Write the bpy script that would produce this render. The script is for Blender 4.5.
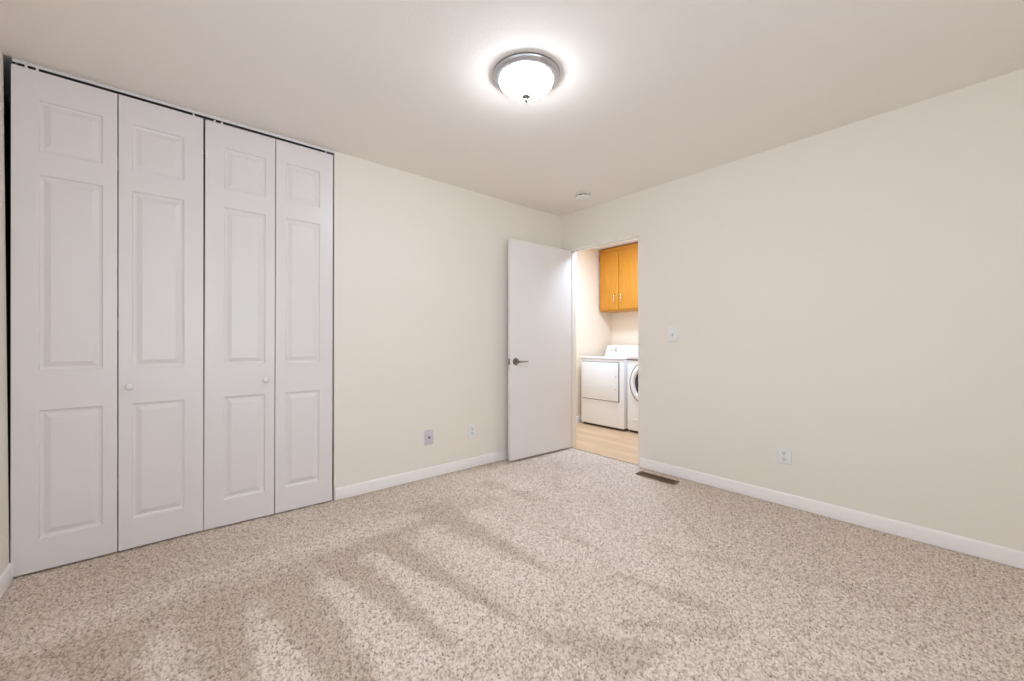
import bpy, bmesh, math, random
import numpy as np
from mathutils import Vector, Matrix

random.seed(7)
for o in list(bpy.data.objects):
    bpy.data.objects.remove(o)
SC = bpy.context.scene
COL = SC.collection

# ------------------------------------------------------------------ camera
YAW = 49.766                       # degrees from +X towards +Y
cam_d = bpy.data.cameras.new('camera')
cam = bpy.data.objects.new('camera', cam_d)
COL.objects.link(cam)
cam_d.sensor_width = 36.0
cam_d.lens = 404.9 / 1024 * 36.0
cam_d.clip_start = 0.02
cam.location = (0, 0, 1.1066)
cam.rotation_euler = (math.radians(90.155), 0, math.radians(YAW - 90))
SC.camera = cam

# ------------------------------------------------------------------ world, lights, exposure
LAMP = 45.0          # radiance of the ceiling fixture's glass bowl where it is brightest, below the bulbs
ASSUMED_WINDOW = 40.0        # daylight through an assumed, unseen window behind the camera
SIDE_FILL = 15.0   # fill through an added, unseen side window, evens out the doorway wall
LAUNDRY = 34.0       # ceiling lamp of the laundry room
EXPOSURE = 0.0

world = bpy.data.worlds.new('world')
SC.world = world
world.use_nodes = True
bg = world.node_tree.nodes['Background']
bg.inputs[0].default_value = (0.75, 0.85, 1.0, 1)
bg.inputs[1].default_value = 0.4

def area_light(name, loc, rot, sx, sy, power, color):
    d = bpy.data.lights.new(name, 'AREA')
    d.shape = 'RECTANGLE'; d.size = sx; d.size_y = sy
    d.energy = power; d.color = color
    o = bpy.data.objects.new(name, d)
    o.location = loc; o.rotation_euler = rot
    COL.objects.link(o)
    return o

# assumed window behind the camera, placed for its light: x -0.35..1.25, z 0.75..2.15 in the wall at y = -1.4
area_light('daylight', (0.45, -1.58, 1.45), (math.radians(90), 0, 0), 1.55, 1.35, ASSUMED_WINDOW, (0.748, 0.868, 0.988))
# window added beside the camera to light the doorway wall: y -0.3..1.5, z 0.75..2.15 in the wall at x = -0.578
area_light('side_fill', (-0.80, 0.60, 1.45), (math.radians(90), 0, math.radians(-90)), 1.75, 1.35, SIDE_FILL, (0.748, 0.868, 0.988))
area_light('laundry_lamp', (3.78, 2.72, 2.42), (0, 0, 0), 0.4, 0.5, LAUNDRY, (0.68, 0.865, 1.13))

SC.view_settings.view_transform = 'Standard'
SC.view_settings.look = 'None'
SC.view_settings.gamma = 1.0
SC.view_settings.use_curve_mapping = False
SC.view_settings.exposure = EXPOSURE
SC.cycles.use_denoising = True
SC.cycles.max_bounces = 14
SC.cycles.diffuse_bounces = 8

# ------------------------------------------------------------------ materials
def lin(c):
    return tuple(((v / 255) / 12.92 if v / 255 <= 0.04045 else ((v / 255 + 0.055) / 1.055) ** 2.4) for v in c) + (1.0,)

def new_mat(name, rgb, rough=0.5, metal=0.0, bump=None, spec=0.5, coat=0.0):
    m = bpy.data.materials.new(name)
    m.use_nodes = True
    nt = m.node_tree
    b = nt.nodes['Principled BSDF']
    b.inputs['Base Color'].default_value = lin(rgb)
    b.inputs['Roughness'].default_value = rough
    b.inputs['Metallic'].default_value = metal
    b.inputs['Specular IOR Level'].default_value = spec
    b.inputs['Coat Weight'].default_value = coat
    if bump:
        scale, strength, dist = bump
        tc = nt.nodes.new('ShaderNodeTexCoord')
        n = nt.nodes.new('ShaderNodeTexNoise')
        n.inputs['Scale'].default_value = scale
        n.inputs['Detail'].default_value = 3
        bp = nt.nodes.new('ShaderNodeBump')
        bp.inputs['Strength'].default_value = strength
        bp.inputs['Distance'].default_value = dist
        nt.links.new(tc.outputs['Object'], n.inputs['Vector'])
        nt.links.new(n.outputs['Fac'], bp.inputs['Height'])
        nt.links.new(bp.outputs['Normal'], b.inputs['Normal'])
    return m

M = {}
M['wall'] = new_mat('cream_wall_paint', (239, 232, 222), 0.62, bump=(180, 0.08, 0.002), spec=0.35)
M['ceiling'] = new_mat('ceiling_paint', (244, 238, 233), 0.85, bump=(90, 0.25, 0.003), spec=0.2)
M['trim'] = new_mat('white_trim_paint', (247, 242, 240), 0.32)
M['jamb'] = new_mat('door_frame_paint', (240, 234, 224), 0.4)
M['door'] = new_mat('white_door_paint', (238, 234, 233), 0.36, bump=(60, 0.03, 0.001))
M['bifold'] = new_mat('bifold_white_paint', (232, 227, 227), 0.34, bump=(70, 0.03, 0.001))
M['closet'] = new_mat('closet_shade_paint', (120, 114, 106), 0.8)  # dark tone stands in for the shade of the unlit closet
M['track'] = new_mat('track_aluminium', (226, 226, 226), 0.45)
M['track_slot'] = new_mat('track_slot', (92, 88, 86), 0.6)
M['nickel'] = new_mat('brushed_nickel', (205, 205, 210), 0.36, 1.0)
M['dark_nickel'] = new_mat('dark_nickel', (150, 148, 148), 0.38, 1.0)
M['finial'] = new_mat('finial_nickel', (128, 126, 126), 0.5, 0.7)
M['satin_nickel'] = new_mat('satin_nickel', (150, 136, 122), 0.34, 1.0)
M['plastic'] = new_mat('white_plastic', (236, 236, 234), 0.35)
M['ivory'] = new_mat('detector_plastic', (238, 236, 228), 0.45)
M['jack'] = new_mat('lavender_grey_plastic', (212, 205, 214), 0.4)
M['slot'] = new_mat('dark_slot', (45, 42, 42), 0.7)
M['bronze'] = new_mat('brown_register_metal', (128, 102, 70), 0.42, 0.35)
M['louver'] = new_mat('register_louver', (74, 58, 44), 0.5, 0.2)
M['duct'] = new_mat('duct_shade', (36, 28, 22), 0.8)
M['appliance'] = new_mat('white_enamel', (241, 241, 241), 0.22, coat=0.3)
M['appliance_grey'] = new_mat('grey_enamel', (188, 186, 184), 0.35)
M['gasket'] = new_mat('door_joint', (140, 138, 136), 0.5)
M['appliance_dark'] = new_mat('dark_trim', (62, 58, 56), 0.4)
M['rim'] = new_mat('grey_door_rim', (150, 148, 146), 0.3, 0.5)
M['chrome'] = new_mat('bright_chrome', (215, 215, 215), 0.16, 1.0)
M['laundry_wall'] = new_mat('laundry_wall_paint', (242, 228, 208), 0.7, bump=(180, 0.1, 0.002), spec=0.3)
M['hinge'] = new_mat('hinge_nickel', (176, 170, 162), 0.4, 0.9)
M['brass_hinge'] = new_mat('hinge_bronze', (92, 66, 38), 0.45, 0.8)
M['dark_glass'] = new_mat('dark_drum_glass', (38, 36, 36), 0.08, coat=0.5)
M['threshold'] = new_mat('threshold_metal', (214, 190, 160), 0.5)

def glass_pane_mat():
    m = bpy.data.materials.new('window_glass'); m.use_nodes = True
    nt = m.node_tree; nt.nodes.clear()
    out = nt.nodes.new('ShaderNodeOutputMaterial')
    t = nt.nodes.new('ShaderNodeBsdfTransparent'); g = nt.nodes.new('ShaderNodeBsdfGlossy')
    g.inputs['Roughness'].default_value = 0.02
    mx = nt.nodes.new('ShaderNodeMixShader'); mx.inputs[0].default_value = 0.06
    nt.links.new(t.outputs[0], mx.inputs[1]); nt.links.new(g.outputs[0], mx.inputs[2])
    nt.links.new(mx.outputs[0], out.inputs[0])
    return m
M['glass'] = glass_pane_mat()

def bowl_mat():
    m = new_mat('lit_frosted_glass', (250, 250, 250), 0.3)
    b = m.node_tree.nodes['Principled BSDF']
    b.inputs['Emission Color'].default_value = (0.83, 0.925, 1.03, 1)
    nt = m.node_tree
    g = nt.nodes.new('ShaderNodeNewGeometry'); sp = nt.nodes.new('ShaderNodeSeparateXYZ')
    nt.links.new(g.outputs['Normal'], sp.inputs[0])
    r = nt.nodes.new('ShaderNodeMapRange')      # glass is brightest under the bulbs, dimmer up its sides
    r.inputs['From Min'].default_value = -0.35; r.inputs['From Max'].default_value = -0.95
    r.inputs['To Min'].default_value = 0.49 * LAMP; r.inputs['To Max'].default_value = 1.6 * LAMP
    nt.links.new(sp.outputs['Z'], r.inputs['Value'])
    nt.links.new(r.outputs[0], b.inputs['Emission Strength'])
    return m
M['bowl'] = bowl_mat()

def carpet_mat():
    """Cut-pile carpet: brown, beige and cream tufts; attribute 'nap' = which way the pile was brushed, 'tip' = height along a tuft."""
    m = bpy.data.materials.new('beige_cut_pile_carpet'); m.use_nodes = True
    nt = m.node_tree; N = nt.nodes.new; L = nt.links.new
    b = nt.nodes['Principled BSDF']
    b.inputs['Roughness'].default_value = 0.95
    b.inputs['Specular IOR Level'].default_value = 0.1
    tc = N('ShaderNodeTexCoord')
    tuft = N('ShaderNodeAttribute'); tuft.attribute_name = 'tuft'
    no = N('ShaderNodeTexNoise'); no.inputs['Scale'].default_value = 300; no.inputs['Detail'].default_value = 2; no.inputs['Roughness'].default_value = 0.6
    L(tc.outputs['Object'], no.inputs['Vector'])
    mixv = N('ShaderNodeMath'); mixv.operation = 'MULTIPLY_ADD'; mixv.inputs[1].default_value = 0.62
    L(tuft.outputs['Fac'], mixv.inputs[0])
    n2 = N('ShaderNodeMath'); n2.operation = 'MULTIPLY'; n2.inputs[1].default_value = 0.38
    L(no.outputs['Fac'], n2.inputs[0]); L(n2.outputs[0], mixv.inputs[2])
    ramp = N('ShaderNodeValToRGB')
    cr = ramp.color_ramp
    cr.elements[0].position = 0.18; cr.elements[0].color = lin((132, 112, 98))
    cr.elements[1].position = 0.85; cr.elements[1].color = lin((253, 243, 234))
    e = cr.elements.new(0.34); e.color = lin((198, 181, 166))
    e = cr.elements.new(0.55); e.color = lin((235, 219, 205))
    L(mixv.outputs[0], ramp.inputs[0])
    # nap: pile brushed away shows more of the tuft sides
    at = N('ShaderNodeAttribute'); at.attribute_name = 'nap'
    big = N('ShaderNodeTexNoise'); big.inputs['Scale'].default_value = 30; big.inputs['Detail'].default_value = 4
    L(tc.outputs['Object'], big.inputs['Vector'])
    ad = N('ShaderNodeMath'); ad.operation = 'MULTIPLY_ADD'; ad.inputs[1].default_value = 0.8
    L(big.outputs['Fac'], ad.inputs[0]); L(at.outputs['Fac'], ad.inputs[2])
    sm = N('ShaderNodeMapRange'); sm.interpolation_type = 'SMOOTHSTEP'
    sm.inputs['From Min'].default_value = 0.32; sm.inputs['From Max'].default_value = 1.32
    L(ad.outputs[0], sm.inputs['Value'])
    dark = N('ShaderNodeMixRGB'); dark.blend_type = 'MULTIPLY'
    dark.inputs[2].default_value = (0.78, 0.745, 0.70, 1)
    L(sm.outputs[0], dark.inputs[0]); L(ramp.outputs[0], dark.inputs[1])
    L(dark.outputs[0], b.inputs['Base Color'])
    return m
M['carpet'] = carpet_mat()

def wood_mat(name, c1, c2, scale, rough, planks=False, stretch=(1, 12, 12)):
    m = bpy.data.materials.new(name); m.use_nodes = True
    nt = m.node_tree; N = nt.nodes.new; L = nt.links.new
    b = nt.nodes['Principled BSDF']; b.inputs['Roughness'].default_value = rough
    tc = N('ShaderNodeTexCoord'); mp = N('ShaderNodeMapping')
    mp.inputs['Scale'].default_value = stretch
    L(tc.outputs['Object'], mp.inputs['Vector'])
    n = N('ShaderNodeTexNoise'); n.inputs['Scale'].default_value = scale; n.inputs['Detail'].default_value = 6; n.inputs['Distortion'].default_value = 0.8
    L(mp.outputs[0], n.inputs['Vector'])
    r = N('ShaderNodeValToRGB'); r.color_ramp.elements[0].position = 0.3; r.color_ramp.elements[1].position = 0.7
    r.color_ramp.elements[0].color = lin(c1); r.color_ramp.elements[1].color = lin(c2)
    L(n.outputs['Fac'], r.inputs[0])
    last = r.outputs[0]
    if planks:
        br = N('ShaderNodeTexBrick')
        rot = N('ShaderNodeMapping'); rot.inputs['Rotation'].default_value = (0, 0, math.radians(90))
        L(tc.outputs['Object'], rot.inputs['Vector']); L(rot.outputs[0], br.inputs['Vector'])
        br.inputs['Color1'].default_value = (1, 1, 1, 1); br.inputs['Color2'].default_value = (0.86, 0.84, 0.80, 1)
        br.inputs['Mortar'].default_value = (0.62, 0.55, 0.45, 1)
        br.inputs['Scale'].default_value = 1.0; br.inputs['Brick Width'].default_value = 1.1
        br.inputs['Row Height'].default_value = 0.13; br.inputs['Mortar Size'].default_value = 0.0015
        mx = N('ShaderNodeMixRGB'); mx.blend_type = 'MULTIPLY'; mx.inputs[0].default_value = 1
        L(last, mx.inputs[1]); L(br.outputs['Color'], mx.inputs[2]); last = mx.outputs[0]
    L(last, b.inputs['Base Color'])
    return m
M['oak'] = wood_mat('honey_oak', (194, 124, 30), (206, 140, 40), 3.0, 0.4, stretch=(8, 8, 1))
M['oak_edge'] = wood_mat('honey_oak_edge', (178, 118, 42), (200, 142, 60), 3.0, 0.45, stretch=(8, 8, 1))
M['vinyl'] = wood_mat('light_oak_plank_floor', (214, 180, 144), (232, 202, 168), 2.0, 0.35, planks=True, stretch=(9, 1, 1))

# ------------------------------------------------------------------ mesh helpers
class MB:
    """Collects shapes; build() links them as ONE mesh object."""
    def __init__(self):
        self.bm = bmesh.new(); self.smooth = []
    def box(self, x0, x1, y0, y1, z0, z1, bev=0.0, seg=2):
        b = bmesh.new()
        bmesh.ops.create_cube(b, size=1)
        for v in b.verts:
            v.co = Vector(((x0 + x1) / 2 + v.co.x * (x1 - x0), (y0 + y1) / 2 + v.co.y * (y1 - y0), (z0 + z1) / 2 + v.co.z * (z1 - z0)))
        if bev:
            bmesh.ops.bevel(b, geom=b.edges[:], offset=bev, segments=seg, profile=0.5, affect='EDGES')
        return self._take(b)
    def lathe(self, prof, n=48, mat=None, cap=True):
        """prof: [(r, z)] revolved about z; mat moves it."""
        b = bmesh.new(); rings = []
        for r, z in prof:
            if r < 1e-6:
                rings.append([b.verts.new((0, 0, z))])
            else:
                rings.append([b.verts.new((r * math.cos(2 * math.pi * k / n), r * math.sin(2 * math.pi * k / n), z)) for k in range(n)])
        for a, c in zip(rings, rings[1:]):
            for k in range(n):
                k2 = (k + 1) % n
                if len(a) == 1 and len(c) == 1: continue
                if len(a) == 1: b.faces.new((a[0], c[k2], c[k]))
                elif len(c) == 1: b.faces.new((a[k], a[k2], c[0]))
                else: b.faces.new((a[k], a[k2], c[k2], c[k]))
        if cap:
            for r in (rings[0], rings[-1]):
                if len(r) > 1: b.faces.new(r)
        bmesh.ops.recalc_face_normals(b, faces=b.faces[:])
        if mat is not None: bmesh.ops.transform(b, matrix=mat, verts=b.verts[:])
        return self._take(b, True)
    def prism(self, pts, axis, a0, a1):
        """closed 2-D outline extruded along axis ('x','y','z') from a0 to a1."""
        b = bmesh.new()
        def P(p, a):
            return {'x': (a, p[0], p[1]), 'y': (p[0], a, p[1]), 'z': (p[0], p[1], a)}[axis]
        v0 = [b.verts.new(P(p, a0)) for p in pts]; v1 = [b.verts.new(P(p, a1)) for p in pts]
        b.faces.new(v0); b.faces.new(v1[::-1])
        for k in range(len(pts)):
            k2 = (k + 1) % len(pts)
            b.faces.new((v0[k], v1[k], v1[k2], v0[k2]))
        bmesh.ops.recalc_face_normals(b, faces=b.faces[:])
        return self._take(b)
    def tube(self, pts, r, n=12):
        """round tube through pts; r a number or one radius per point."""
        rs = r if isinstance(r, (list, tuple)) else [r] * len(pts)
        pts = [Vector(p) for p in pts]
        b = bmesh.new(); rings = []
        up = None
        for k, p in enumerate(pts):
            t = (pts[min(k + 1, len(pts) - 1)] - pts[max(k - 1, 0)]).normalized()
            if up is None:
                up = t.orthogonal().normalized()
            up = (up - t * up.dot(t)).normalized()
            s = t.cross(up)
            rings.append([b.verts.new(p + rs[k] * (math.cos(2 * math.pi * j / n) * up + math.sin(2 * math.pi * j / n) * s)) for j in range(n)])
        for a, c in zip(rings, rings[1:]):
            for k in range(n):
                b.faces.new((a[k], a[(k + 1) % n], c[(k + 1) % n], c[k]))
        b.faces.new(rings[0]); b.faces.new(rings[-1])
        bmesh.ops.recalc_face_normals(b, faces=b.faces[:])
        return self._take(b, True)
    def _take(self, b, smooth=False):
        for f in b.faces: f.smooth = smooth
        me = bpy.data.meshes.new('tmp'); b.to_mesh(me); b.free()
        self.bm.from_mesh(me); bpy.data.meshes.remove(me)
        return self
    def build(self, name, mat, parent=None, sharp=35):
        me = bpy.data.meshes.new(name)
        self.bm.to_mesh(me); self.bm.free()
        try: me.set_sharp_from_angle(angle=math.radians(sharp))
        except Exception: pass
        me.materials.append(mat)
        o = bpy.data.objects.new(name, me); COL.objects.link(o)
        if parent is not None: o.parent = parent
        return o

def tag(o, label=None, cat=None, group=None, kind=None):
    if label: o['label'] = label
    if cat: o['category'] = cat
    if group: o['group'] = group
    if kind: o['kind'] = kind
    return o

def thing(name, label, cat, loc=(0, 0, 0), rz=0.0, group=None, kind=None):
    o = bpy.data.objects.new(name, None); COL.objects.link(o)
    o.location = loc; o.rotation_euler = (0, 0, rz); o.empty_display_size = 0.1
    return tag(o, label, cat, group, kind)

def struct(mb, name, mat, label, cat):
    return tag(mb.build(name, mat), label, cat, kind='structure')

# ------------------------------------------------------------------ the room shell
H = 2.44
X0, Y0 = 3.183, 2.962        # faces of the wall with the doorway and the wall with the closet
WT = 0.117                   # wall thickness
XL = -0.578                  # face of the wall beside the closet
YF = -1.40                   # face of the wall with the assumed window, behind the camera
OP0, OP1 = XL, 0.879         # closet opening
DJ0, DJ1 = 2.024, 2.845      # clear doorway between the jambs
HEAD = 2.056
LX1, LY1, LY0 = 5.06, 3.665, 0.6   # laundry room: far wall, side wall, near end

# carpet: a fine grid that carries the nap (which way the pile was brushed) as an attribute
def nap_value(x, y):
    """0 = pile towards the window (pale) ... 1 = pile away from it (deeper beige)."""
    def sst(a, b, v):
        t = np.clip((v - a) / (b - a), 0, 1); return t * t * (3 - 2 * t)
    v = np.full_like(x, 0.30)
    # pale strip along the closet wall, then a deeper edge where the vacuum strokes start
    v = np.where(y > 2.2, 0.36 + 0.10 * np.sin(5 * x + 3 * y), v)
    v -= 0.25 * np.exp(-((y - 2.36 - 0.05 * np.sin(3 * x)) / 0.07) ** 2) * (x < 2.2)
    v += 0.34 * np.exp(-((y - 2.15 - 0.15 * sst(0.6, 1.6, x)) / 0.085) ** 2) * (x < 1.8)
    # wedges: (x at top, y top, x at bottom, y bottom, half width top, half width bottom, strength)
    for (xa, ya, xb, yb, wa, wb, s) in (
            (-0.18, 2.14, -0.14, 1.50, 0.10, 0.06, 0.60), (0.15, 2.16, 0.17, 1.35, 0.115, 0.05, 0.72),
            (0.40, 2.14, 0.47, 1.20, 0.10, 0.05, 0.78), (0.645, 2.24, 0.79, 1.28, 0.085, 0.020, 0.78),
            (0.885, 2.26, 1.06, 1.22, 0.09, 0.020, 0.80), (1.325, 2.46, 1.41, 1.36, 0.11, 0.015, 0.66),
            (1.06, 1.16, 1.28, 0.76, 0.02, 0.12, 0.62), (1.63, 1.16, 1.74, 0.70, 0.02, 0.06, 0.46),
            (1.36, 0.95, 1.66, 0.62, 0.03, 0.06, 0.34), (1.72, 1.58, 1.76, 1.34, 0.035, 0.012, 0.34),
            (2.62, 1.46, 2.10, 0.80, 0.035, 0.03, 0.22), (2.05, 1.15, 2.4, 0.2, 0.03, 0.05, 0.18),
            (1.9, 2.60, 2.0, 2.0, 0.06, 0.07, 0.34), (2.45, 2.35, 2.2, 2.05, 0.05, 0.04, 0.30),
            (2.75, 2.62, 2.6, 2.42, 0.05, 0.05, 0.30), (2.35, 1.85, 2.3, 1.70, 0.04, 0.04, 0.26)):
        t = np.clip((y - ya) / (yb - ya), 0, 1)
        inside = sst(0, 0.06, (y - ya) / (yb - ya) + 0.03) * sst(0, 0.15, 1.05 - (y - ya) / (yb - ya))
        c = xa + (xb - xa) * t; w = wa + (wb - wa) * t
        d = np.abs(x - c) / w
        v += s * inside * (1 - sst(0.45, 1.45, d + 0.18 * np.sin(31 * y + 9 * x) + 0.12 * np.sin(57 * x - 23 * y)))
    # pale wedges between them
    for (xa, ya, xb, yb, wa, wb, s) in (
            (-0.03, 1.96, -0.01, 1.40, 0.02, 0.07, 0.30), (0.252, 2.00, 0.30, 1.30, 0.025, 0.10, 0.36),
            (0.56, 2.05, 0.65, 1.20, 0.025, 0.12, 0.36), (0.80, 2.17, 0.94, 1.25, 0.025, 0.12, 0.34),
            (1.14, 2.22, 1.26, 1.25, 0.03, 0.14, 0.34),
            (1.50, 2.30, 1.60, 1.30, 0.05, 0.14, 0.24), (2.0, 1.8, 1.7, 0.9, 0.1, 0.12, 0.18)):
        t = np.clip((y - ya) / (yb - ya), 0, 1)
        inside = sst(0, 0.1, (y - ya) / (yb - ya)) * sst(0, 0.3, 1.1 - (y - ya) / (yb - ya))
        c = xa + (xb - xa) * t; w = wa + (wb - wa) * t
        v -= s * inside * (1 - sst(0.6, 1.2, np.abs(x - c) / w))
    return v

def build_carpet():
    """Real pile: every tuft of about 6 mm stands up from the backing on a 3.3 mm grid."""
    st = 0.0033
    xs = np.linspace(XL - 0.11, X0 + 0.023, int((X0 - XL) / st))
    ys = np.linspace(YF, 3.60, int((3.60 - YF) / st))
    gx, gy = np.meshgrid(xs, ys)
    nx, ny = len(xs), len(ys)
    rng = np.random.default_rng(11)
    cell = 0.0062
    ci, cj = int((xs[-1] - xs[0]) / cell) + 4, int((ys[-1] - ys[0]) / cell) + 4
    jx, jy = rng.random((cj, ci)), rng.random((cj, ci))
    th, tv = rng.random((cj, ci)), rng.random((cj, ci))
    u = (gx - xs[0]) / cell + 1; v = (gy - ys[0]) / cell + 1
    iu, iv = np.floor(u).astype(int), np.floor(v).astype(int)
    best = np.full(u.shape, 9.0); hb = np.zeros(u.shape); vb = np.zeros(u.shape)
    for dj in (-1, 0, 1):
        for di in (-1, 0, 1):
            a, c = iv + dj, iu + di
            d = np.hypot(c + jx[a, c] - u, a + jy[a, c] - v)
            k = d < best
            best = np.where(k, d, best); hb = np.where(k, th[a, c], hb); vb = np.where(k, tv[a, c], vb)
    hgt = 0.013 * ((0.45 + 0.55 * hb) * np.clip(1 - (best / 0.9) ** 2, 0, 1)) + 0.002 * rng.random(u.shape) - 0.0125
    edge = np.minimum(np.minimum(gx - xs[0], X0 + 0.01 - gx), 1.0)
    hgt = np.minimum(hgt, np.where(edge < 0.01, 0.0, hgt))
    co = np.stack([gx.ravel(), gy.ravel(), hgt.ravel()], 1).astype(np.float32)
    i = np.arange(nx * ny).reshape(ny, nx)
    q = np.stack([i[:-1, :-1].ravel(), i[:-1, 1:].ravel(), i[1:, 1:].ravel(), i[1:, :-1].ravel()], 1).astype(np.int32)
    me = bpy.data.meshes.new('floor')
    me.vertices.add(nx * ny); me.vertices.foreach_set('co', co.ravel())
    me.loops.add(q.size); me.loops.foreach_set('vertex_index', q.ravel())
    me.polygons.add(len(q)); me.polygons.foreach_set('loop_start', np.arange(0, q.size, 4, dtype=np.int32))
    me.update(calc_edges=True)
    for nm, val in (('nap', nap_value(gx.ravel(), gy.ravel())), ('tuft', (0.75 * vb + 0.25 * hb).ravel())):
        a = me.attributes.new(nm, 'FLOAT', 'POINT')
        a.data.foreach_set('value', val.astype(np.float32))
    me.materials.append(M['carpet'])
    o = bpy.data.objects.new('floor', me); COL.objects.link(o)
    return tag(o, 'beige speckled cut-pile carpet with vacuum strokes covering the bedroom', 'carpet', kind='structure')
build_carpet()

struct(MB().box(XL - 0.2, X0 + WT, YF - 0.15, 3.75, H, H + 0.1), 'ceiling', M['ceiling'], 'flat off-white bedroom ceiling carrying the round lamp', 'ceiling')

# wall with the closet, right of the opening
struct(MB().box(OP1, X0, Y0, Y0 + WT, -0.01, H), 'wall_back', M['wall'], 'plain cream wall between the closet and the open white door', 'wall')
# wall with the doorway
mb = MB()
mb.box(X0, X0 + WT, YF - 0.12, DJ0 - 0.018, -0.01, H)
mb.box(X0, X0 + WT, DJ1 + 0.018, LY1 + 0.1, -0.01, H)
mb.box(X0, X0 + WT, DJ0 - 0.018, DJ1 + 0.018, HEAD + 0.018, H)
struct(mb, 'wall_right', M['wall'], 'plain cream wall with the doorway to the laundry and the light switch', 'wall')
# wall beside the closet: a little out of plumb, the top leans outwards
sy0, sy1, sz0, sz1 = -0.30, 1.50, 0.75, 2.15
def lean(z): return XL + 0.012 - 0.024 * z / H
def left_wall(mb, ya, yb, za, zb):
    return mb.prism([(XL - 0.10, za), (lean(za), za), (lean(zb), zb), (XL - 0.10, zb)], 'y', ya, yb)
mb = MB()
left_wall(mb, YF - 0.12, sy0, -0.01, H); left_wall(mb, sy1, Y0 - 0.012, -0.01, H)
left_wall(mb, sy0, sy1, -0.01, sz0); left_wall(mb, sy0, sy1, sz1, H)
struct(mb, 'wall_left', M['wall'], 'narrow sliver of cream wall at the closet end of the room', 'wall')
# wall behind the camera; its window is assumed, placed for the light
mb = MB()
wx0, wx1, wz0, wz1 = -0.35, 1.25, 0.75, 2.15
wxm = (wx0 + wx1) / 2
mb.box(XL - 0.1, wx0, YF - 0.12, YF, -0.01, H); mb.box(wx1, X0, YF - 0.12, YF, -0.01, H)
mb.box(wx0, wx1, YF - 0.12, YF, -0.01, wz0); mb.box(wx0, wx1, YF - 0.12, YF, wz1, H)
struct(mb, 'wall_front', M['wall'], 'cream wall holding an assumed window opposite the closet', 'wall')
win = thing('assumed_window_1', 'assumed, unseen white sliding window opposite the closet', 'window', kind='structure')
mb = MB()
fy0, fy1 = YF - 0.10, YF - 0.04
mb.box(wx0, wx0 + 0.05, fy0, fy1, wz0, wz1, 0.004); mb.box(wx1 - 0.05, wx1, fy0, fy1, wz0, wz1, 0.004)
mb.box(wx0 + 0.05, wx1 - 0.05, fy0, fy1, wz0, wz0 + 0.05, 0.004); mb.box(wx0 + 0.05, wx1 - 0.05, fy0, fy1, wz1 - 0.05, wz1, 0.004)
mb.box(wxm - 0.025, wxm + 0.025, fy0, fy1, wz0 + 0.05, wz1 - 0.05, 0.004)
mb.build('window_frame', M['trim'], win)
MB().box(wx0 + 0.05, wxm - 0.025, YF - 0.075, YF - 0.07, wz0 + 0.05, wz1 - 0.05).build('pane', M['glass'], win)
MB().box(wxm + 0.025, wx1 - 0.05, YF - 0.075, YF - 0.07, wz0 + 0.05, wz1 - 0.05).build('pane', M['glass'], win)
win = thing('added_window_2', 'added, unseen white sliding window that lights the doorway wall', 'window', kind='structure')  # unseen second window, added to even out the room light
mb = MB()
fx0, fx1 = XL - 0.085, XL - 0.030
sym = (sy0 + sy1) / 2
mb.box(fx0, fx1, sy0, sy0 + 0.05, sz0, sz1, 0.004); mb.box(fx0, fx1, sy1 - 0.05, sy1, sz0, sz1, 0.004)
mb.box(fx0, fx1, sy0 + 0.05, sy1 - 0.05, sz0, sz0 + 0.05, 0.004); mb.box(fx0, fx1, sy0 + 0.05, sy1 - 0.05, sz1 - 0.05, sz1, 0.004)
mb.box(fx0, fx1, sym - 0.025, sym + 0.025, sz0 + 0.05, sz1 - 0.05, 0.004)
mb.build('window_frame', M['trim'], win)
MB().box(XL - 0.062, XL - 0.057, sy0 + 0.05, sym - 0.025, sz0 + 0.05, sz1 - 0.05).build('pane', M['glass'], win)
MB().box(XL - 0.062, XL - 0.057, sym + 0.025, sy1 - 0.05, sz0 + 0.05, sz1 - 0.05).build('pane', M['glass'], win)
# inside of the closet
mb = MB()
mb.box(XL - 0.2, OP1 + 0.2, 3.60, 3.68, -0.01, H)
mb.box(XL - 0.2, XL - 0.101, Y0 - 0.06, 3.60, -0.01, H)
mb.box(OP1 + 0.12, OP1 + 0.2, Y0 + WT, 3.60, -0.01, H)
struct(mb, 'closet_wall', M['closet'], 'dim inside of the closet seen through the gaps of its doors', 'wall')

# baseboards: square board with an eased, slightly sloped top
BBH = 0.082
def bb_profile(face, sign, h=BBH, t=0.013):
    return [(face, 0.0), (face + sign * t, 0.0), (face + sign * t, h - 0.012), (face + sign * (t - 0.003), h - 0.004), (face + sign * (t - 0.008), h), (face, h)]
struct(MB().prism(bb_profile(Y0, -1), 'x', OP1 + 0.004, X0 - 0.013), 'baseboard_back', M['trim'], 'white baseboard running from the closet to behind the open door', 'baseboard')
struct(MB().prism(bb_profile(X0, -1), 'y', YF, DJ0 - 0.020), 'baseboard_right', M['trim'], 'long white baseboard under the light switch and outlet', 'baseboard')
mb = MB().prism(bb_profile(XL + 0.0125, 1), 'y', YF, 2.935)
struct(mb, 'baseboard_left', M['trim'], 'short white baseboard ending beside the closet doors', 'baseboard')

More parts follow.
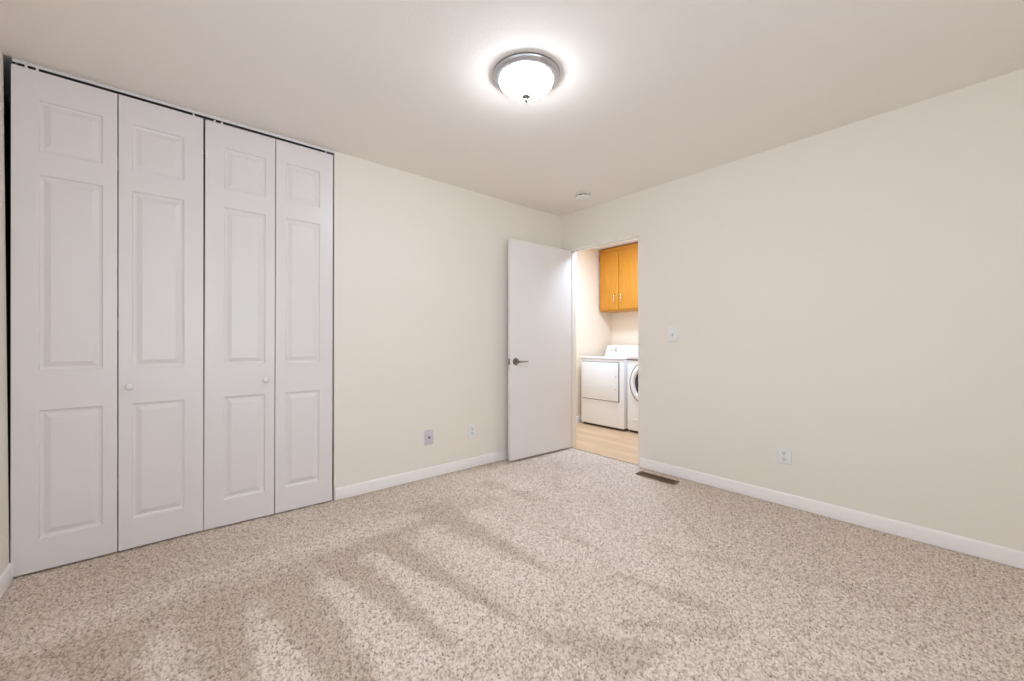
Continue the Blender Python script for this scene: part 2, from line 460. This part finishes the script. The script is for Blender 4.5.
# flush white door frame: two jambs, head, stops
mb = MB()
mb.box(X0 - 0.003, X0 + WT + 0.003, DJ0 - 0.0175, DJ0, 0.0, HEAD, 0.002)
mb.box(X0 - 0.003, X0 + WT + 0.003, DJ1, DJ1 + 0.0175, 0.0, HEAD, 0.002)
mb.box(X0 - 0.003, X0 + WT + 0.003, DJ0 - 0.0175, DJ1 + 0.0175, HEAD, HEAD + 0.0175, 0.002)
mb.box(X0 + 0.042, X0 + 0.075, DJ0, DJ0 + 0.010, 0.0, HEAD, 0.002)
mb.box(X0 + 0.042, X0 + 0.075, DJ1 - 0.010, DJ1, 0.0, HEAD, 0.002)
mb.box(X0 + 0.042, X0 + 0.075, DJ0 + 0.010, DJ1 - 0.010, HEAD - 0.010, HEAD, 0.002)
struct(mb, 'trim_1', M['jamb'], 'slim flush white frame around the doorway to the laundry', 'door frame')
struct(MB().box(3.206, 3.222, DJ0 + 0.001, DJ1 - 0.001, -0.005, 0.004, 0.0015), 'trim_2', M['threshold'], 'thin strip where the carpet meets the wood-look floor', 'threshold')

# ------------------------------------------------------------------ the laundry room
struct(MB().box(3.206, LX1 + 0.1, LY0, LY1 + 0.1, -0.03, -0.001), 'laundry_floor', M['vinyl'], 'pale wood-look plank floor beyond the doorway', 'floor')
mb = MB()
mb.box(X0 + WT, LX1 + 0.1, LY1, LY1 + 0.1, -0.01, H)
struct(mb, 'laundry_wall_side', M['laundry_wall'], 'warm cream laundry wall just inside the doorway', 'wall')
struct(MB().box(LX1, LX1 + 0.1, LY0, LY1, -0.01, H), 'laundry_wall_back', M['laundry_wall'], 'warm cream laundry wall behind the machines', 'wall')
struct(MB().box(X0 + WT, LX1, LY0 - 0.1, LY0, -0.01, H), 'laundry_wall_end', M['laundry_wall'], 'warm cream laundry wall at the hidden end', 'wall')
struct(MB().box(X0 + WT, LX1 + 0.1, LY0 - 0.1, LY1 + 0.1, H, H + 0.1), 'laundry_ceiling', M['ceiling'], 'flat laundry ceiling above the oak cabinet', 'ceiling')
struct(MB().prism(bb_profile(LY1, -1), 'x', X0 + WT + 0.004, LX1 - 0.002), 'laundry_baseboard', M['trim'], 'white baseboard beside the dryer in the laundry', 'baseboard')

# wall cabinet over the machines, its face at x = CX
CX = 4.745
cab = thing('wall_cabinet', 'honey oak two-door wall cabinet above the washer and dryer', 'cabinet', (LX1, 3.314, 1.535))
cz0, cz1 = 0.0, 2.422 - 1.535
cw = 0.326
mb = MB()
dep = -(LX1 - CX - 0.019)
mb.box(dep, -0.001, -cw, -cw + 0.018, cz0, cz1); mb.box(dep, -0.001, cw - 0.018, cw, cz0, cz1)
mb.box(dep, -0.001, -cw + 0.018, cw - 0.018, cz0, cz0 + 0.018); mb.box(dep, -0.001, -cw + 0.018, cw - 0.018, cz1 - 0.018, cz1)
mb.box(-0.012, -0.001, -cw + 0.018, cw - 0.018, cz0 + 0.018, cz1 - 0.018)
mb.build('carcass', M['oak_edge'], cab)
mb = MB()
f0, f1 = dep - 0.019, dep
mb.box(f0, f1, -cw, -cw + 0.038, cz0, cz1, 0.001); mb.box(f0, f1, cw - 0.038, cw, cz0, cz1, 0.001)
mb.box(f0, f1, -cw + 0.038, cw - 0.038, cz0, cz0 + 0.038, 0.001); mb.box(f0, f1, -cw + 0.038, cw - 0.038, cz1 - 0.070, cz1, 0.001)
mb.build('face_frame', M['oak'], cab)
for s in (1, -1):
    ya, yb = (0.003, cw - 0.012) if s == 1 else (-cw + 0.012, -0.003)
    d0, d1 = f0 - 0.020, f0 - 0.001
    mb = MB().box(d0, d1, ya, yb, cz0 + 0.018, cz1 - 0.062, 0.004)
    dr = mb.build('door', M['oak'], cab)
    hy = (ya + 0.055) if s == 1 else (yb - 0.055)
    mb = MB().tube([(d0 - 0.001, hy, 0.120), (d0 - 0.022, hy, 0.123), (d0 - 0.027, hy, 0.132), (d0 - 0.027, hy, 0.208), (d0 - 0.022, hy, 0.217), (d0 - 0.001, hy, 0.220)], 0.0045, 10)
    tag(mb.build('handle', M['chrome'], dr), 'slim bright metal pull')
    for hz in (cz0 + 0.075, cz1 - 0.125):
        yh = yb + 0.0055 if s == 1 else ya - 0.0055
        MB().tube([(f0 - 0.011, yh, hz - 0.028), (f0 - 0.011, yh, hz + 0.028)], 0.005, 8).build('hinge', M['brass_hinge'], dr)

# dryer: front at x = 4.25
def dryer():
    t = thing('dryer', 'white front-door dryer with raised dial console beside the laundry wall', 'dryer', (4.25, 3.24, 0.0))
    w = 0.338; D = 0.70; h = 0.905
    mb = MB().box(0.0, D, -w, w, 0.028, h - 0.022, 0.012, 3)
    mb.build('cabinet_body', M['appliance'], t)
    MB().box(-0.012, D, -w - 0.002, w + 0.002, h - 0.0215, h, 0.008, 3).build('top_panel', M['appliance'], t)
    MB().box(0.03, D - 0.02, -w + 0.02, w - 0.02, 0.001, 0.028).build('toe_kick', M['appliance_dark'], t)
    # door: raised panel in a shallow frame, darker grey joint
    mb = MB()
    mb.box(-0.003, 0.0, -0.275, 0.309, 0.349, 0.851, 0.001)
    mb.build('door_gasket', M['gasket'], t)
    d = MB().box(-0.020, -0.0035, -0.264, 0.298, 0.360, 0.840, 0.007, 3).build('door', M['appliance'], t)
    mb = MB().box(-0.0225, -0.0202, -0.215, 0.262, 0.40, 0.805, 0.001)
    mb.build('door_panel', M['appliance'], d)
    for z in (0.51, 0.67):
        MB().lathe([(0, 0.004), (0.007, 0.003), (0.008, 0)], 16, Matrix.Translation((-0.0205, -0.235, z)) @ Matrix.Rotation(-math.pi / 2, 4, 'Y')).build('door_catch', M['appliance_grey'], d)
    # console: slanted face along the back edge of the top
    mb = MB().prism([(D - 0.17, h + 0.001), (D, h + 0.001), (D, h + 0.15), (D - 0.09, h + 0.15), (D - 0.115, h + 0.142)], 'y', -w, w)
    c = mb.build('console', M['appliance'], t)
    sl = math.atan2(0.055, 0.141)
    def on_face(y, k):      # k 0..1 up the slanted face
        return Matrix.Translation((D - 0.17 + 0.055 * k, y, h + 0.001 + 0.141 * k)) @ Matrix.Rotation(-math.pi / 2 + sl, 4, 'Y')
    MB().lathe([(0.030, 0.0), (0.030, 0.004), (0.023, 0.008), (0.021, 0.022), (0.016, 0.026), (0, 0.026)], 28, on_face(0.17, 0.6)).build('dial', M['chrome'], c)
    for y, r in ((0.265, 0.013), (0.235, 0.010), (0.08, 0.012), (0.03, 0.012)):
        MB().lathe([(r, 0), (r, 0.006), (r * 0.8, 0.009), (0, 0.009)], 18, on_face(y, 0.58)).build('button', M['appliance_grey'], c)
    return t
dryer()

def washer():
    t = thing('washing_machine', 'white front-loading washer with round grey-rimmed door beside the dryer', 'washing machine', (4.28, 2.535, 0.0))
    w = 0.343; D = 0.70; h = 0.985
    MB().box(0.0, D, -w, w, 0.03, h - 0.016, 0.014, 3).build('cabinet_body', M['appliance'], t)
    MB().box(-0.006, D, -w, w, h - 0.0155, h, 0.006, 3).build('top_panel', M['appliance'], t)
    MB().box(0.03, D - 0.02, -w + 0.02, w - 0.02, 0.001, 0.03).build('toe_kick', M['appliance_dark'], t)
    MB().box(-0.014, -0.001, -w + 0.006, w - 0.006, 0.893, h - 0.020, 0.005, 2).build('control_panel', M['appliance'], t)
    MB().box(-0.004, -0.0005, -w + 0.04, w - 0.004, 0.880, 0.891, 0.001).build('panel_seam', M['appliance_dark'], t)
    cy, cz = 0.025, 0.61
    base = Matrix.Translation((-0.001, cy, cz)) @ Matrix.Rotation(-math.pi / 2, 4, 'Y')
    d = MB().lathe([(0.262, 0.0), (0.262, 0.012), (0.252, 0.024), (0.232, 0.032), (0.214, 0.030), (0.206, 0.018), (0.200, 0.010), (0.200, 0.0)], 64, base, cap=False).build('door', M['appliance'], t)
    MB().lathe([(0.278, 0.0), (0.278, 0.006), (0.2625, 0.008), (0.2625, 0.0)], 64, base, cap=False).build('door_rim', M['rim'], d)
    MB().lathe([(0.2005, 0.006), (0.19, 0.018), (0.15, 0.022), (0.08, 0.014), (0, 0.010)], 48, base, cap=False).build('door_glass', M['dark_glass'], d)
    MB().box(-0.034, -0.028, cy - 0.240, cy - 0.205, cz - 0.05, cz + 0.05, 0.002).build('door_handle', M['appliance_grey'], d)
    MB().lathe([(0.032, 0), (0.030, 0.018), (0.024, 0.022), (0, 0.022)], 28, Matrix.Translation((-0.0145, -0.05, 0.93)) @ Matrix.Rotation(-math.pi / 2, 4, 'Y')).build('dial', M['chrome'], t)
    MB().box(-0.018, -0.0145, 0.12, w - 0.03, 0.905, 0.955, 0.002).build('detergent_drawer', M['appliance'], t)
    MB().box(-0.006, -0.001, w - 0.16, w - 0.07, 0.148, 0.178, 0.002).build('filter_cover', M['appliance'], t)
    return t
washer()

# ------------------------------------------------------------------ closet bifold doors and their track
def leaf_mesh(W, zb, zt, px0, px1, panels, T=0.034):
    """Moulded three-panel leaf: x 0..W, front face y = 0 looking towards -y, back face y = T."""
    b = bmesh.new()
    prof = [(0.0, 0.0), (0.004, 0.0075), (0.012, 0.0100), (0.017, 0.0100), (0.038, 0.0015), (0.041, 0.0008)]
    xs = [0.0, px0, px1, W]
    zs = sorted([zb, zt] + [z for p in panels for z in p])
    vt = {}
    def V(x, z, y=0.0):
        k = (round(x, 5), round(z, 5), round(y, 5))
        if k not in vt: vt[k] = b.verts.new((x, y, z))
        return vt[k]
    for i in range(3):
        for j in range(len(zs) - 1):
            x0, x1, z0, z1 = xs[i], xs[i + 1], zs[j], zs[j + 1]
            if i == 1 and any(abs(p[0] - z0) < 1e-6 and abs(p[1] - z1) < 1e-6 for p in panels):
                prev = None
                for ins, dep in prof:
                    r = [V(x0 + ins, z0 + ins, dep), V(x1 - ins, z0 + ins, dep), V(x1 - ins, z1 - ins, dep), V(x0 + ins, z1 - ins, dep)]
                    if prev:
                        for k in range(4):
                            b.faces.new((prev[k], prev[(k + 1) % 4], r[(k + 1) % 4], r[k]))
                    prev = r
                b.faces.new(prev)
            else:
                b.faces.new((V(x0, z0), V(x1, z0), V(x1, z1), V(x0, z1)))
    # edges and back
    per = [V(x, zb) for x in xs] + [V(W, z) for z in zs[1:]] + [V(x, zt) for x in xs[::-1][1:]] + [V(0, z) for z in zs[::-1][1:-1]]
    back = [b.verts.new((v.co.x, T, v.co.z)) for v in per]
    n = len(per)
    for k in range(n):
        b.faces.new((per[k], back[k], back[(k + 1) % n], per[(k + 1) % n]))
    b.faces.new(back)
    bmesh.ops.recalc_face_normals(b, faces=b.faces[:])
    edge = [e for e in b.edges if all(abs(v.co.y) < 1e-6 for v in e.verts) and len(e.link_faces) == 2 and abs(e.calc_face_angle(0)) > 1.4]
    bmesh.ops.bevel(b, geom=edge, offset=0.0025, segments=2, profile=0.5, affect='EDGES')
    me = bpy.data.meshes.new('door_leaf'); b.to_mesh(me); b.free()
    return me

PAN = [(0.160, 0.776), (0.968, 1.910), (2.022, 2.267)]
ZB, ZT = 0.006, 2.406
def bifold(x_first, leaves, label, knob_x, tilt, y_first, turn):
    """leaves: [(x0, x1, panel x0, panel x1)] as world x."""
    t = thing('bifold_door', label, 'closet door', (x_first, Y0 + y_first, 0.0), kind='thing')
    t.rotation_euler = (0, tilt, turn)
    for k, (x0, x1, p0, p1) in enumerate(leaves):
        me = leaf_mesh(x1 - x0, ZB, ZT, p0 - x0, p1 - x0, PAN)
        me.materials.append(M['bifold'])
        lf = bpy.data.objects.new('door_leaf', me); COL.objects.link(lf); lf.parent = t
        lf.location = (x0 - x_first, 0, 0)
        if x0 <= knob_x <= x1:
            kb = MB().lathe([(0.011, 0.0005), (0.008, 0.004), (0.0075, 0.011), (0.012, 0.016), (0.0175, 0.021), (0.0185, 0.027), (0.015, 0.033), (0.008, 0.036), (0, 0.0365)], 28,
                            Matrix.Translation((knob_x - x0, 0, 0.868)) @ Matrix.Rotation(math.pi / 2, 4, 'X'))
            tag(kb.build('knob', M['plastic'], lf), 'small round white knob')
    xa, xb = leaves[0][0] - x_first, leaves[1][1] - x_first
    for px in (xa + 0.045, xa + 0.080, xb - 0.045):
        MB().tube([(px, 0.010, ZT - 0.01), (px, 0.010, 2.4215)], 0.0048, 10).build('pivot_pin', M['plastic'], t)
    xm = leaves[0][1] - x_first + 0.002
    for hz in (0.35, 1.2, 2.05):
        MB().box(xm - 0.03, xm + 0.03, 0.0345, 0.0365, hz - 0.035, hz + 0.035).build('hinge', M['hinge'], t)
    return t
bifold(-0.5635, [(-0.5635, -0.2065, -0.478, -0.260), (-0.2025, 0.1530, -0.150, 0.067)],
       'white panelled bifold closet door next to the narrow wall sliver, knob beside its fold', -0.158, -0.0016, -0.013, 0.018)
bifold(0.1550, [(0.1550, 0.5135, 0.246, 0.461), (0.5175, 0.8650, 0.573, 0.781)],
       'white panelled bifold closet door adjoining the bare cream wall with the outlets', 0.4635, 0.0012, 0.0, -0.011)

trk = thing('closet_track', 'thin metal track along the ceiling over the closet doors', 'track', (OP0, Y0, H))
mb = MB()
L_ = OP1 - OP0 - 0.002
mb.box(0.012, L_, 0.001, 0.0035, -0.0165, -0.003); mb.box(0.012, L_, 0.036, 0.0385, -0.0165, -0.003)
mb.box(0.012, L_, 0.001, 0.0385, -0.003, -0.0008)
mb.build('channel', M['track'], trk)
MB().box(0.012, L_, 0.004, 0.0355, -0.0150, -0.0035).build('slot', M['track_slot'], trk)
MB().prism([(0.014, -0.030), (0.020, -0.030), (0.028, -0.010), (0.022, -0.010)], 'y', 0.010, 0.030).build('pivot_bracket', M['hinge'], trk)

# ------------------------------------------------------------------ the open bedroom door, swung back towards the wall
dr = thing('door_1', 'flush white bedroom door standing open against the wall', 'door', (X0 - 0.005, DJ1, 0.0), math.radians(-91.7), kind='structure')
# closed position: slab at local x 0.005..0.040, y -0.803..-0.003
MB().box(0.005, 0.040, -0.803, -0.003, 0.017, 2.047, 0.0015).build('door_slab', M['door'], dr)
lz = 0.923
rose_y = -0.803 + 0.062
for s, x in ((1, 0.0402), (-1, 0.0048)):
    mb = MB()
    R_ = Matrix.Translation((x, rose_y, lz)) @ Matrix.Rotation(s * math.pi / 2, 4, 'Y')
    mb.lathe([(0.034, 0.0), (0.034, 0.006), (0.031, 0.010), (0.013, 0.012), (0.012, 0.034), (0, 0.034)], 32, R_)
    hd = mb.build('door_handle', M['satin_nickel'], dr)
    xx = x + s * 0.040
    mb = MB().tube([(xx - s * 0.008, rose_y, lz), (xx, rose_y + 0.006, lz), (xx + s * 0.002, rose_y + 0.03, lz), (xx + s * 0.001, rose_y + 0.08, lz + 0.001), (xx - s * 0.002, rose_y + 0.118, lz - 0.001)],
                   [0.010, 0.0105, 0.009, 0.008, 0.0075], 14)
    mb.build('lever', M['satin_nickel'], hd)
MB().box(0.010, 0.035, -0.8045, -0.8025, lz - 0.028, lz + 0.028, 0.0005).build('latch_plate', M['dark_nickel'], dr)
for hz in (0.25, 1.04, 1.83):
    mb = MB().tube([(0.0, 0.0, hz - 0.045), (0.0, 0.0, hz + 0.045)], 0.0062, 12)
    mb.box(0.006, 0.037, -0.0028, -0.0010, hz - 0.044, hz + 0.044)
    mb.build('hinge', M['hinge'], dr)

# ------------------------------------------------------------------ ceiling fixture and smoke detector
lamp = thing('ceiling_light', 'round flush ceiling lamp with frosted glass bowl and brushed metal ring', 'ceiling light', (1.361, 1.499, H))
MB().lathe([(0.100, -0.001), (0.1640, -0.001), (0.1668, -0.003), (0.1668, -0.006), (0.1640, -0.0075)], 72, cap=False).build('ceiling_pan', M['dark_nickel'], lamp)
mb = MB().lathe([(0.164, -0.0075), (0.1658, -0.0090), (0.1645, -0.0130), (0.1590, -0.0180), (0.1555, -0.0205), (0.1562, -0.0235), (0.1535, -0.0262), (0.1475, -0.0285), (0.1410, -0.0302), (0.1365, -0.0308), (0.1335, -0.0290), (0.150, -0.019), (0.160, -0.0075)], 72, cap=False)
mb.build('metal_ring', M['nickel'], lamp)
bowl = [(0.1325, -0.026), (0.1345, -0.0345), (0.1290, -0.0470), (0.1165, -0.0595), (0.098, -0.0725), (0.079, -0.0845), (0.057, -0.095), (0.036, -0.1025), (0.016, -0.1070), (0.0, -0.1075)]
MB().lathe(bowl, 72, cap=False).build('glass_bowl', M['bowl'], lamp)
MB().lathe([(0.0205, -0.1062), (0.0225, -0.1090), (0.0200, -0.1125), (0.012, -0.1150), (0.0075, -0.1165), (0.0072, -0.120), (0.0100, -0.124), (0.0100, -0.128), (0.006, -0.132), (0, -0.133)], 28, cap=False).build('finial', M['finial'], lamp)

sd = thing('smoke_detector', 'small white round smoke detector on the ceiling near the room corner', 'smoke detector', (2.868, 2.388, H))
MB().lathe([(0.070, -0.0008), (0.071, -0.006), (0.069, -0.009), (0.0, -0.009)], 48, cap=False).build('mounting_plate', M['ivory'], sd)
MB().lathe([(0.056, -0.009), (0.056, -0.0205), (0.0, -0.0205)], 48, cap=False).build('vent_gap', M['slot'], sd)
mb = MB().lathe([(0.0640, -0.0205), (0.0675, -0.0205), (0.068, -0.025), (0.064, -0.032), (0.054, -0.037), (0.03, -0.039), (0, -0.039)], 48, cap=False)
mb.build('detector_body', M['ivory'], sd)
for k in range(10):
    a = 2 * math.pi * k / 10
    mb = MB().tube([(0.066 * math.cos(a), 0.066 * math.sin(a), -0.0085), (0.066 * math.cos(a), 0.066 * math.sin(a), -0.0210)], 0.003, 6)
    mb.build('support_rib', M['ivory'], sd)
MB().lathe([(0.010, -0.0385), (0.010, -0.0415), (0, -0.0420)], 20, Matrix.Translation((-0.018, 0.0, 0)), cap=False).build('test_button', M['ivory'], sd)

# ------------------------------------------------------------------ wall plates.  Local frame: plate in x-z, front towards -y
def plate(mb, w, h, t=0.006):
    return mb.box(-w / 2, w / 2, -t, -0.0006, -h / 2, h / 2, 0.0025, 3)
def screw(z, parent, mat):
    return MB().lathe([(0.0034, 0), (0.0030, 0.0010), (0, 0.0012)], 12, Matrix.Translation((0, -0.0062, z)) @ Matrix.Rotation(math.pi / 2, 4, 'X')).build('screw', mat, parent)
def outlet(label, loc, rz, w, h):
    t = thing('electrical_outlet', label, 'outlet', loc, rz, group=None)
    plate(MB(), w, h).build('cover_plate', M['plastic'], t)
    for z in (0.0205, -0.0205):
        mb = MB()
        pts = []
        for k in range(28):
            a = 2 * math.pi * k / 28
            pts.append((0.0172 * math.cos(a), z + max(-0.0138, min(0.0138, 0.0172 * math.sin(a)))))
        mb.prism(pts, 'y', -0.0078, -0.0055)
        rc = mb.build('receptacle', M['plastic'], t)
        mb = MB()
        mb.box(-0.0085, -0.0053, -0.0082, -0.0074, z - 0.0010, z + 0.0090)
        mb.box(0.0053, 0.0085, -0.0082, -0.0074, z - 0.0005, z + 0.0085)
        mb.lathe([(0.0036, 0), (0.0036, 0.0008), (0, 0.0008)], 12, Matrix.Translation((0, -0.0074, z - 0.0075)) @ Matrix.Rotation(math.pi / 2, 4, 'X'))
        mb.build('plug_slot', M['slot'], rc)
    screw(0.0, t, M['appliance_grey'])
    return t
outlet('white duplex outlet low on the wide cream wall, below and beyond the light switch', (X0, 0.9045, 0.332), -math.pi / 2, 0.084, 0.110)
outlet('white duplex outlet low on the cream wall, nearer the open door than the cable jack', (2.042, Y0, 0.318), 0.0, 0.078, 0.125)

cj = thing('cable_jack', 'grey-lavender cable jack plate low on the cream wall near the closet', 'wall jack', (1.617, Y0, 0.326))
plate(MB(), 0.078, 0.120).build('cover_plate', M['jack'], cj)
RX = Matrix.Rotation(math.pi / 2, 4, 'X')
MB().lathe([(0.0095, 0), (0.0095, 0.003), (0.0060, 0.0032), (0.0060, 0.010), (0.0040, 0.010), (0.0040, 0.006), (0, 0.006)], 6, Matrix.Translation((0, -0.0062, 0)) @ RX, cap=False).build('connector', M['dark_nickel'], cj)
screw(0.045, cj, M['appliance_grey']); screw(-0.045, cj, M['appliance_grey'])

sw = thing('light_switch', 'white toggle light switch plate beside the doorway', 'light switch', (X0, 1.7005, 1.166), -math.pi / 2)
plate(MB(), 0.086, 0.124).build('cover_plate', M['plastic'], sw)
MB().box(-0.0055, 0.0055, -0.0068, -0.0055, -0.0125, 0.0125, 0.0005).build('toggle_slot', M['appliance_grey'], sw)
MB().prism([(-0.0065, -0.005), (-0.0065, 0.005), (-0.0175, 0.0115), (-0.0185, 0.0055)], 'x', -0.0040, 0.0040).build('toggle', M['plastic'], sw)
screw(0.030, sw, M['plastic']); screw(-0.030, sw, M['plastic'])

# ------------------------------------------------------------------ floor register by the baseboard
fv = thing('floor_vent', 'narrow brown metal floor register in the carpet beside the doorway', 'floor vent', (3.020, 1.752, 0.0))
hl, hw = 0.170, 0.046
mb = MB()
mb.box(-hw, hw, -hl, -hl + 0.016, 0.001, 0.008, 0.002); mb.box(-hw, hw, hl - 0.016, hl, 0.001, 0.008, 0.002)
mb.box(-hw, -hw + 0.014, -hl + 0.016, hl - 0.016, 0.001, 0.008, 0.002); mb.box(hw - 0.014, hw, -hl + 0.016, hl - 0.016, 0.001, 0.008, 0.002)
mb.box(-0.003, 0.003, -hl + 0.016, hl - 0.016, 0.002, 0.007, 0.001)
mb.build('frame', M['bronze'], fv)
MB().box(-hw + 0.014, hw - 0.014, -hl + 0.016, hl - 0.016, 0.0008, 0.0016).build('duct_shade_plate', M['duct'], fv)  # flat dark plate stands in for the shaded duct below
mb = MB()
for k in range(24):
    y = -hl + 0.024 + k * (2 * hl - 0.048) / 23
    for xa, xb in ((-hw + 0.015, -0.0035), (0.0035, hw - 0.015)):
        mb.prism([(y - 0.0025, 0.0020), (y - 0.0010, 0.0020), (y + 0.0028, 0.0065), (y + 0.0013, 0.0065)], 'x', xa, xb)
mb.build('louvers', M['louver'], fv)
